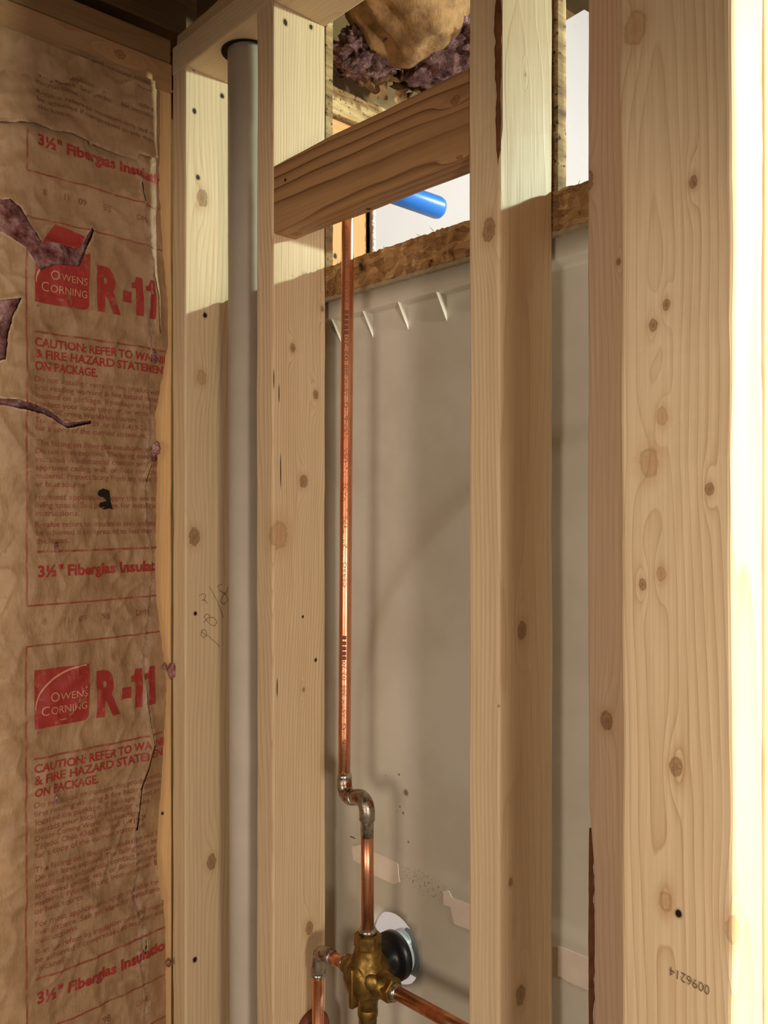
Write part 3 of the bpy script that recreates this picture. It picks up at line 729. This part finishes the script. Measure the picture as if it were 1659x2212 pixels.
# copper stub through the left stud, at the lower edge of the picture
st = empty('pipe_stub', (X2, .724, H - .705), 'brown pipe end standing out of the left stud beside the branch pipe', 'pipe stub')
b = bmesh.new(); add_lathe(b, (X2 + .0004, .724, H - .705), (1, 0, 0), [(0, .0260), (.006, .0260), (.010, .0235), (.0105, .017), (.004, .016)], 36)
obj('stub', b, plain('brown_copper', srgb(122, 66, 44), .5, .4, .25, 60), st, True)

# ------------------------------------------------------------------ printed insulation on the outside wall
XW = -1.1865
ins = empty('insulation_batt', (XW, .5, .1), 'kraft-faced insulation batt with red printing, torn and scuffed, left of the corner stud', 'insulation')
def interp(tab, z):
    if z >= tab[0][0]: return tab[0][1]
    for (z0, y0), (z1, y1) in zip(tab, tab[1:]):
        if z0 >= z >= z1: return y0 + (y1 - y0) * (z0 - z) / (z0 - z1 + 1e-9)
    return tab[-1][1]
def tab(pts): return [(at_x(px, py, XW).z, at_x(px, py, XW).y) for px, py in pts]
EDGE = tab([(345, 90), (344, 330), (342, 400), (352, 560), (361, 650), (362, 745), (347, 830), (334, 900), (339, 1000), (334, 1200), (336, 1290), (350, 1400), (359, 1480), (353, 1600), (347, 1700), (339, 1800), (337, 1870), (350, 1940), (356, 2000), (358, 2240)])
TEAR = tab([(290, 340), (305, 400), (318, 500), (331, 590), (316, 700), (326, 760), (316, 850), (326, 900), (320, 980), (312, 1050), (318, 1150), (330, 1200), (322, 1300), (306, 1430), (312, 1490), (328, 1620), (302, 1700), (288, 1790), (295, 1870), (286, 1930), (305, 2000), (300, 2080), (312, 2140), (308, 2240)])
def edge_y(z): return interp(EDGE, z) + .0016 * noise.noise((z * 70, 0, 3))
def tear_y(z): return interp(TEAR, z) + .0022 * noise.noise((z * 60, 5, 0)) + .0012 * noise.noise((z * 190, 5, 0))
def ridged(x): return 1 - abs(x)
def hx(y, z):
    """how far the facing stands out from the wall"""
    e = edge_y(z); t = tear_y(z)
    s = max(0.0, min(1.0, (e - y) / .20))
    h = .0014 + .013 * math.sin(math.pi * .5 * min(1, s * 1.6)) * s ** .5
    h += .0045 * noise.noise((y * 9, z * 5, .3)) * min(1, s * 5)
    h += .0034 * max(0, ridged(noise.noise((y * 22 + z * 7, z * 13 - y * 5, 2.1)) * 2.8)) * min(1, s * 6)
    h += .0020 * max(0, ridged(noise.noise((y * 31 - z * 24, z * 19 + y * 12, 8.4)) * 4.0)) * min(1, s * 6)
    h += .0010 * noise.noise((y * 60, z * 42, 7)) * min(1, .25 + s * 6)
    d = t - y
    k = max(0.0, min(1.0, d / .0035)); h += .0042 * k * math.exp(-max(0, d) / .03)
    return max(.0011, h)
def poly3(pts): return [(at_x(px, py, XW).y, at_x(px, py, XW).z) for px, py in pts]
HOLES = [poly3(p) for p in (
    [(-60, 430), (-5, 440), (12, 437), (35, 455), (55, 490), (80, 530), (110, 530), (160, 545), (186, 497), (191, 504), (160, 582), (110, 578), (75, 590), (45, 540), (20, 522), (-5, 508), (-60, 500)],
    [(-50, 660), (-5, 652), (37, 649), (17, 690), (9, 720), (2, 780), (-50, 790)],
    [(-40, 862), (30, 865), (90, 884), (130, 916), (185, 910), (186, 917), (135, 928), (85, 897), (0, 878), (-40, 878)],
    [(325, 566), (339, 640), (342, 722), (330, 712), (331, 640)],
    [(310, 1485), (319, 1540), (331, 1610), (319, 1655), (301, 1705), (291, 1790), (285, 1790), (296, 1700), (311, 1640), (319, 1610), (310, 1540)],
    [(317, 1000), (326, 1004), (312, 1045), (307, 1022)],
    [(293, 412), (300, 395), (307, 425), (310, 440), (298, 440)],
    [(334, 1868), (338, 1880), (352, 1945), (346, 1945)],
    [(306, 2020), (312, 2030), (311, 2060), (305, 2050)])]
def inside(y, z, P):
    c = False; n = len(P)
    for i in range(n):
        (y0, z0), (y1, z1) = P[i], P[i - 1]
        if (z0 > z) != (z1 > z) and y < (y1 - y0) * (z - z0) / (z1 - z0) + y0: c = not c
    return c
def roughen(P, k):
    out = []
    for i in range(len(P)):
        a, c = P[i], P[(i + 1) % len(P)]; n = max(1, int(math.hypot(a[0] - c[0], a[1] - c[1]) / .0035))
        for q in range(n):
            y, z = a[0] + (c[0] - a[0]) * q / n, a[1] + (c[1] - a[1]) * q / n; g_ = .0008 if q else 0
            out.append((y + g_ * noise.noise((y * 500, z * 500, k)), z + g_ * noise.noise((y * 500, z * 500, k + 40))))
    return out
HOLES = [roughen(P, i * 3.1) for i, P in enumerate(HOLES)]
def cut_holes(bm):
    """cut the torn outlines into a flat mesh lying in the y-z plane and drop what is inside"""
    for P, (a, c, d, e) in zip(HOLES, BB):
        loc = []
        for f in bm.faces:
            q = f.verts[0].co
            if a - .05 < q.y < c + .05 and d - .05 < q.z < e + .05:
                ys = [v.co.y for v in f.verts]; zs_ = [v.co.z for v in f.verts]
                if max(ys) >= a and min(ys) <= c and max(zs_) >= d and min(zs_) <= e: loc.append(f)
        for i in range(len(P)):
            p, q = P[i - 1], P[i]; lo_y, hi_y = sorted((p[0], q[0])); lo_z, hi_z = sorted((p[1], q[1])); sel = []
            loc = [f for f in loc if f.is_valid]
            for f in loc:
                ys = [v.co.y for v in f.verts]; zs_ = [v.co.z for v in f.verts]
                if max(ys) >= lo_y and min(ys) <= hi_y and max(zs_) >= lo_z and min(zs_) <= hi_z: sel.append(f)
            if not sel: continue
            geom = sel + list({x for f in sel for x in f.edges}) + list({x for f in sel for x in f.verts})
            r = bmesh.ops.bisect_plane(bm, geom=geom, plane_co=(0, p[0], p[1]), plane_no=(0, -(q[1] - p[1]), q[0] - p[0]), dist=1e-6)
            old = set(loc); loc += [x for x in r['geom'] if isinstance(x, bmesh.types.BMFace) and x not in old]
        loc = [f for f in loc if f.is_valid]
        kill = [f for f in loc if inside(f.calc_center_median().y, f.calc_center_median().z, P)]
        bmesh.ops.delete(bm, geom=kill, context='FACES')
def hole_dist(y, z):
    best = 1.0
    for P, (a, c, d, e) in zip(HOLES, BB):
        if a - .008 <= y <= c + .008 and d - .008 <= z <= e + .008:
            for i in range(len(P)):
                (y0, z0), (y1, z1) = P[i - 1], P[i]; L = (y1 - y0) ** 2 + (z1 - z0) ** 2 + 1e-12
                t = max(0, min(1, ((y - y0) * (y1 - y0) + (z - z0) * (z1 - z0)) / L))
                best = min(best, math.hypot(y - y0 - t * (y1 - y0), z - z0 - t * (z1 - z0)))
    return best
BB = [(min(p[0] for p in P), max(p[0] for p in P), min(p[1] for p in P), max(p[1] for p in P)) for P in HOLES]
def in_hole(y, z):
    for P, (a, c, d, e) in zip(HOLES, BB):
        if a <= y <= c and d <= z <= e and inside(y, z, P): return True
    return False
NZ, NY = 780, 128; zt0, zb0 = H + .640, H - .80; Y0 = .345
b = bmesh.new(); sc = b.verts.layers.float.new('scuff'); g = []
for j in range(NZ + 1):
    z = zt0 + (zb0 - zt0) * j / NZ; e = edge_y(z); t = tear_y(z); row = []
    for i in range(NY + 1):
        y = Y0 + (e - Y0) * i / NY
        row.append(b.verts.new((0, y, z)))
    g.append(row)
for j in range(NZ):
    for i in range(NY): b.faces.new((g[j][i], g[j + 1][i], g[j + 1][i + 1], g[j][i + 1]))
cut_holes(b)
bmesh.ops.delete(b, geom=[v for v in b.verts if not v.link_faces], context='VERTS')
sc = b.verts.layers.float['scuff']
for v in b.verts:
    y, z = v.co.y, v.co.z; d = abs(y - tear_y(z)); hd = hole_dist(y, z)
    v[sc] = max((.25 if z > H + .43 else 1.0) * math.exp(-(d / .0065) ** 2) * (.45 + .55 * max(0, noise.noise((z * 24, 1, 1)) + .35)), .8 * math.exp(-(hd / .0016) ** 2))
    v.co.x = XW + hx(y, z) + .0030 * math.exp(-(hd / .006) ** 2)
bmesh.ops.recalc_face_normals(b, faces=b.faces)
obj('kraft_facing', b, M['paper'], ins, True)
# glass fibre behind the facing
b = bmesh.new(); g = []
for j in range(150):
    z = zt0 + .02 + (zb0 - zt0 - .02) * j / 149; row = []
    for i in range(30):
        y = Y0 + (.598 - Y0) * i / 29
        row.append(b.verts.new((XW - .014 + .010 * noise.noise((y * 30, z * 22, 0)) + .004 * noise.noise((y * 90, z * 80, 0)), y, z)))
    g.append(row)
for j in range(149):
    for i in range(29): b.faces.new((g[j][i], g[j + 1][i], g[j + 1][i + 1], g[j][i + 1]))
bmesh.ops.recalc_face_normals(b, faces=b.faces)
obj('pink_fibre', b, M['pink'], ins, True)
# tufts of fibre pulled through the torn edge
def tuft(p, r, seed, n=2):
    b = bmesh.new(); bmesh.ops.create_icosphere(b, subdivisions=4, radius=1.0)
    for v in b.verts:
        q = v.co.copy(); k = 1 + .55 * noise.noise(q * 1.6 + Vector((seed, 0, 0))) + .3 * noise.noise(q * 4.5 + Vector((0, seed, 0)))
        v.co = Vector(p) + Vector((q.x * r[0], q.y * r[1], q.z * r[2])) * k
    return b
for i, (px, py, ry, rz) in enumerate(((371, 1449, .006, .010), (338, 970, .007, .009), (330, 770, .006, .008), (364, 2080, .004, .005), (332, 985, .005, .010), (356, 1440, .004, .004), (112, 1182, .0025, .006), (113, 1725, .0025, .006))):
    p = at_x(px, py, XW + .004)
    hh = hx(p.y, p.z) if p.y < edge_y(p.z) else .004
    obj('fibre_tuft', tuft((XW + hh + .0015, p.y, p.z), (.0035, ry, rz), i * 3.7), M['pink'], ins, True)
# folded upper facing hanging over the head of the batt
FB = [(at_x(px, py, XW + .02).y, at_x(px, py, XW + .02).z) for px, py in ((-90, 262), (0, 272), (60, 271), (100, 286), (150, 296), (181, 312), (184, 322), (190, 318), (240, 332), (296, 346), (301, 330), (335, 336), (352, 338))]
FT = [(at_x(px, py, XW).y, at_x(px, py, XW).z) for px, py in ((-90, 95), (0, 118), (50, 124), (110, 104), (180, 113), (230, 136), (300, 163), (352, 182))]
def lin(T, y):
    if y <= T[0][0]: return T[0][1]
    for (a, z0), (c, z1) in zip(T, T[1:]):
        if a <= y <= c: return z0 + (z1 - z0) * (y - a) / (c - a + 1e-9)
    return T[-1][1]
FX0, FX1 = .36, at_x(343, 250, XW + .012).y
def flap_h(y, t):
    """t 0 top, 1 bottom"""
    h = .003 + .032 * t ** 1.15
    h += .010 * max(0, 1 - abs(y - .40) / .055) * math.sin(math.pi * min(1, t * 1.05)) ** .8
    h += .0050 * noise.noise((y * 16, t * 2.2, 4)) + .002 * noise.noise((y * 48, t * 7, 9))
    h += .0045 * max(0, ridged(noise.noise((y * 13, t * 1.4, 6.6)) * 3)) * (1 - t * .4)
    h *= .22 + .78 * min(1, (FX1 + .004 - y) / .13)
    return h
def flap_pt(y, z):
    zt_, zb_ = lin(FT, y), lin(FB, y); t = max(0, min(1, (zt_ - z) / (zt_ - zb_))); return flap_h(y, t)
b = bmesh.new(); sc = b.verts.layers.float.new('scuff'); g = []
for j in range(71):
    row = []
    for i in range(111):
        y = FX0 + (FX1 - FX0) * i / 110; t = j / 70; z = lin(FT, y) + (lin(FB, y) - lin(FT, y)) * t
        v = b.verts.new((XW + flap_h(y, t), y + .001 * noise.noise((z * 60, i * .02, 0)), z + .0015 * noise.noise((y * 90, t * 3, 2)) * t)); v[sc] = .35 if t > .97 else 0.0; row.append(v)
    g.append(row)
for j in range(70):
    for i in range(110): b.faces.new((g[j][i], g[j + 1][i], g[j + 1][i + 1], g[j][i + 1]))
bmesh.ops.recalc_face_normals(b, faces=b.faces)
obj('folded_flap', b, M['paper'], ins, True)
# print
LINES = [(.2208, 'Do not install or remove this product without'), (.2320, 'first reading warning & fire hazard statement'), (.2432, 'located on package. If package is not available,'),
         (.2544, 'contact your local supplier, or write'), (.2656, 'Owens-Corning World Headquarters,'), (.2768, 'Toledo, Ohio 43659, or call 1-419-24'), (.2880, 'for a copy of the current statement.'),
         (.3075, 'The facing on Fiberglas insulation will burn.'), (.3187, 'Do not leave exposed. The facing must be'), (.3299, 'installed in substantial contact with an'), (.3411, 'approved ceiling, wall, or floor construction'),
         (.3523, 'material. Protect facing from any open flame'), (.3635, 'or heat source.'), (.3810, 'For most applications, apply this side toward'), (.3922, 'living space. See package for installation'), (.4034, 'instructions.'),
         (.4185, 'R-value refers to insulation only and may not'), (.4297, 'be achieved if compressed to less than stated'), (.4409, 'thickness.')]
YL = .4315                                 # left rule of the printed panel
class Ink:
    def __init__(s, lift): s.b = bmesh.new(); s.lift = lift
    def text(s, body, y, z, cap, width=None, bold=0., xs=1.): return put_text(s.b, body, lambda a, h: Vector((0, y + a, z + h)), cap, width, bold, xs)
    def poly(s, pts):
        s.b.faces.new([s.b.verts.new((0, y, z)) for y, z in pts])
    def rule(s, y0, z0, y1, z1, w=.0022):
        if abs(y1 - y0) > abs(z1 - z0): s.poly([(y0, z0 - w / 2), (y1, z1 - w / 2), (y1, z1 + w / 2), (y0, z0 + w / 2)])
        else: s.poly([(y0 - w / 2, z0), (y0 + w / 2, z0), (y1 + w / 2, z1), (y1 - w / 2, z1)])
    def finish(s, name, mat, parent=ins, label=None, step=.005, surf=None, clip=None):
        b = s.b; bmesh.ops.recalc_face_normals(b, faces=b.faces)
        if not b.verts: b.free(); return
        big = [f for f in b.faces if f.calc_area() > 6e-6]
        ys = [v.co.y for v in b.verts]; zs_ = [v.co.z for v in b.verts]
        for axis, lo, hi in ((1, min(ys), max(ys)), (2, min(zs_), max(zs_))):
            k = lo + step
            while k < hi:
                co = Vector((0, 0, 0)); no = Vector((0, 0, 0)); co[axis] = k; no[axis] = 1
                bmesh.ops.bisect_plane(b, geom=list(b.verts) + list(b.edges) + list(b.faces), plane_co=co, plane_no=no); k += step
        kill = []
        for f in b.faces:
            c = f.calc_center_median()
            if (clip or in_print)(c.y, c.z): kill.append(f)
        bmesh.ops.delete(b, geom=kill, context='FACES')
        if not surf: cut_holes(b)
        loose = [v for v in b.verts if not v.link_faces]; bmesh.ops.delete(b, geom=loose, context='VERTS')
        for v in b.verts: v.co.x = XW + (surf or hx)(v.co.y, v.co.z) + s.lift + (0 if surf else .0030 * math.exp(-(hole_dist(v.co.y, v.co.z) / .006) ** 2))
        for f in b.faces:
            f.normal_update()
            if f.normal.x < 0: f.normal_flip()
        o = obj(name, b, mat, parent)
        if label: o['label'] = label
        return o
def in_print(y, z): return y > edge_y(z) - .001 or (z > lin(FB, y) - .004)
def off_flap(y, z): return not (lin(FB, y) + .004 < z < lin(FT, y) - .004) or y > FX1 - .004
rust = Ink(.0006); LOGOS = []; RED = []
YR = .66
fl = Ink(.0008)
for top in (H + .984, H + .398, H - .1815, H - .7695):
    zb = top - .5245
    red, cau, rat, fnt = Ink(.0006), Ink(.0006), Ink(.0006), Ink(.0006); RED.append((red, cau, rat, fnt))
    if top < H + .9: rust.rule(YL, top, YR, top); 
    rust.rule(YL, min(top, H + .64), YL, max(zb, H - .80)); rust.rule(YL, zb, YR, zb)
    rust.rule(YL + .012, top - .452, YR, top - .452, .0028)
    red.text('3½" Fiberglas', YL + .014, top - .486, .0145, .115, .032); red.text('Insulation', YL + .136, top - .486, .0145, .088, .040)
    zd = top - .552
    fnt.text('8', YL + .022, zd, .0085, .0055); fnt.text('11', YL + .050, zd, .0085, .008); fnt.text('09', YL + .072, zd, .0085, .012); fnt.text('98', YL + .108, zd, .0085, .013); rust.text('DM1', YL + .162, zd, .0085, .021)
    for (t, s) in LINES:
        w = .0047 * len(s)
        if top > H + .9: fl.text(s, YL + .011, top - t, .0068, w)
        elif top - t > H - .80: rust.text(s, YL + .011, top - t, .0076, w, .002)
    if top > H + .9 or top < H - .7: continue
    cau.text('CAUTION: REFER TO WARNING', YL + .011, top - .1727, .0112, .222, .026); cau.text('& FIRE HAZARD STATEMENT', YL + .011, top - .1885, .0112, .209, .026)
    cau.text('ON PACKAGE.', YL + .011, top - .2050, .0112, .091, .026)
    rust.rule(YL + .011, top - .1535, YR, top - .1535, .0028)
    rat.text('R', YL + .098, top - .108, .058, .038, .050); rat.text('-', YL + .139, top - .102, .058, .014, .050); 
    for yo in (.1535, .1770):
        ONE = [(0, .0395), (0, .0465), (.0055, .0490), (.0085, .0575), (.0185, .0575), (.0185, 0), (.0070, 0), (.0070, .0395)]
        q1 = [(YL + yo + a, top - .108 + h) for a, h in ONE]; rat.poly([q1[i] for i in (3, 4, 5, 6, 7)]); rat.poly([q1[i] for i in (0, 1, 2, 3, 7)][::-1])
    y0, y1, z1, z0 = YL + .011, YL + .0885, top - .033, top - .113; sq = [(y0, z1), (y0, z0)]
    for k in range(7): a = -math.pi / 2 + k / 6 * math.pi / 2; sq.append((y1 - .010 + .010 * math.cos(a), z0 + .010 + .010 * math.sin(a)))
    sq.append((y1, z1)); lg = Ink(.0006); lg.poly(sq); kn = Ink(.0011); LOGOS.append((lg, kn))
    for k in range(16):                    # thin arc over the square
        p = [(y0 + .001 + .072 * (1 - math.cos(t * math.pi / 2)), z0 + .026 + .053 * math.sin(t * math.pi / 2)) for t in (k / 16, (k + 1) / 16)]
        (ya, za), (yb, zb_) = p; w = .0010; kn.poly([(ya + w, za - w), (yb + w, zb_ - w), (yb - w * .4, zb_ + w), (ya - w * .4, za + w)])
    kn.text('O', y0 + .021, z0 + .034, .0125, .0125, -.004); kn.text('WENS', y0 + .0355, z0 + .0345, .0098, .039, -.004)
    kn.text('C', y0 + .008, z0 + .0165, .0125, .0115, -.004); kn.text('ORNING', y0 + .0215, z0 + .017, .0098, .053, -.004)
    cau.text('.', YL + .013, top - .119, .014)
lgp = Ink(.0006); lgp.poly([(at_x(px, py, XW + .01).y, at_x(px, py, XW + .01).z) for px, py in ((114, 488), (150, 500), (178, 514), (166, 548), (120, 536), (80, 534))])
lgp.finish('torn_logo_corner', M['red'], label='torn red upper corner of a logo square')
for red, cau, rat, fnt in RED:
    red.finish('product_title', M['red'], label='bold red product title')
    cau.finish('caution_heading', M['red'], label='bold red caution heading')
    rat.finish('rating_lettering', M['red'], label='large red rating lettering')
    fnt.finish('date_code', M['faint'], label='faint brown date code')
rust.finish('rust_printing', M['rust'], label='rust-coloured rules and small print')
for lg, kn in LOGOS:
    o = lg.finish('logo_square', M['red'], label='red logo square with pale lettering and a thin arc')
    kn.finish('logo_lettering', M['knock'], parent=o)
fl.finish('flap_printing', M['faint'], label='faint small print on the folded flap', surf=flap_pt, clip=off_flap)
bk = Ink(.0009)
for c in ([(212, 1060), (222, 1055), (236, 1060), (239, 1084), (243, 1100), (236, 1098), (222, 1101), (211, 1094), (215, 1086), (230, 1082), (222, 1074), (213, 1072), (209, 1068)],):
    bk.poly([(at_x(px, py, XW + .01).y, at_x(px, py, XW + .01).z) for px, py in c])
bk.finish('tar_mark', M['black'], label='black tar mark')

# ------------------------------------------------------------------ sagging ceiling insulation beyond the blocking
ci = empty('ceiling_insulation', (-1.0, 1.0, H + .74), 'torn kraft-faced ceiling insulation sagging above the blocking, pink fibre showing', 'insulation')
def blob(c, r, seed, amp=.2, fr=2.2, sub=5):
    b = bmesh.new(); bmesh.ops.create_icosphere(b, subdivisions=sub, radius=1.0)
    for v in b.verts:
        q = v.co.copy(); k = 1 + amp * noise.noise(q * fr + Vector((seed, 1, 2))) + amp * .45 * noise.noise(q * fr * 2.7 + Vector((seed, 7, 0))) + amp * .5 * (1 - abs(noise.noise(q * fr * 1.6 + Vector((3, seed, 0)))) * 2)
        v.co = Vector(c) + Vector((q.x * r[0], q.y * r[1], q.z * r[2])) * k
    return b
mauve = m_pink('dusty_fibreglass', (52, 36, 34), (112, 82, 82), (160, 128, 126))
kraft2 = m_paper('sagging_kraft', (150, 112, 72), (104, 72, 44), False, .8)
obj('kraft_facing', blob((-1.005, .985, H + .945), (.125, .125, .185), 1.0, .13, 1.5), kraft2, ci, True)
obj('pink_fibre', blob((-1.01, 1.10, H + .795), (.080, .07, .042), 5.0, .5, 2.6), mauve, ci, True)
obj('pink_fibre', blob((-1.10, .985, H + .790), (.055, .05, .030), 9.0, .5, 2.6), mauve, ci, True)
obj('pink_fibre', blob((-.92, 1.12, H + .775), (.05, .05, .022), 13.0, .5, 2.6), mauve, ci, True)
def scrap(c, a, w, l, seed):
    b = bmesh.new(); g = []; Rm = Matrix.Rotation(a[0], 3, 'X') @ Matrix.Rotation(a[1], 3, 'Y') @ Matrix.Rotation(a[2], 3, 'Z')
    for j in range(19):
        row = []
        for i in range(15):
            u, v = i / 14 - .5, j / 18 - .5
            q = Vector((u * w * (1 + .3 * noise.noise((v * 5, seed, 0))), v * l * (1 + .25 * noise.noise((u * 5, seed, 4))), .35 * w * noise.noise((u * 2.5, v * 2.5, seed)) + .12 * w * noise.noise((u * 8, v * 7, seed))))
            row.append(b.verts.new(Vector(c) + Rm @ q))
        g.append(row)
    for j in range(18):
        for i in range(14):
            if abs(noise.noise((i * .3, j * .3, seed))) < .45: b.faces.new((g[j][i], g[j + 1][i], g[j + 1][i + 1], g[j][i + 1]))
    bmesh.ops.delete(b, geom=[v for v in b.verts if not v.link_faces], context='VERTS')
    return b
for i, (px, py, Y, w, l, a) in enumerate(((770, 110, .99, .10, .07, (.9, .3, .5)), (800, 150, 1.02, .06, .09, (1.2, .2, 1.0)), (850, 175, 1.06, .09, .05, (.7, -.2, .2)), (900, 175, 1.10, .09, .07, (1.1, .5, .6)),
                                         (745, 140, .99, .05, .05, (.4, .9, .2)), (950, 150, 1.13, .08, .06, (.8, .2, -.4)), (985, 128, 1.15, .06, .05, (1.2, 0, .3)))):
    p = at_y(px, py, Y); o = obj('torn_kraft', scrap(p, a, w, l, i * 4.3), kraft2, ci, True)
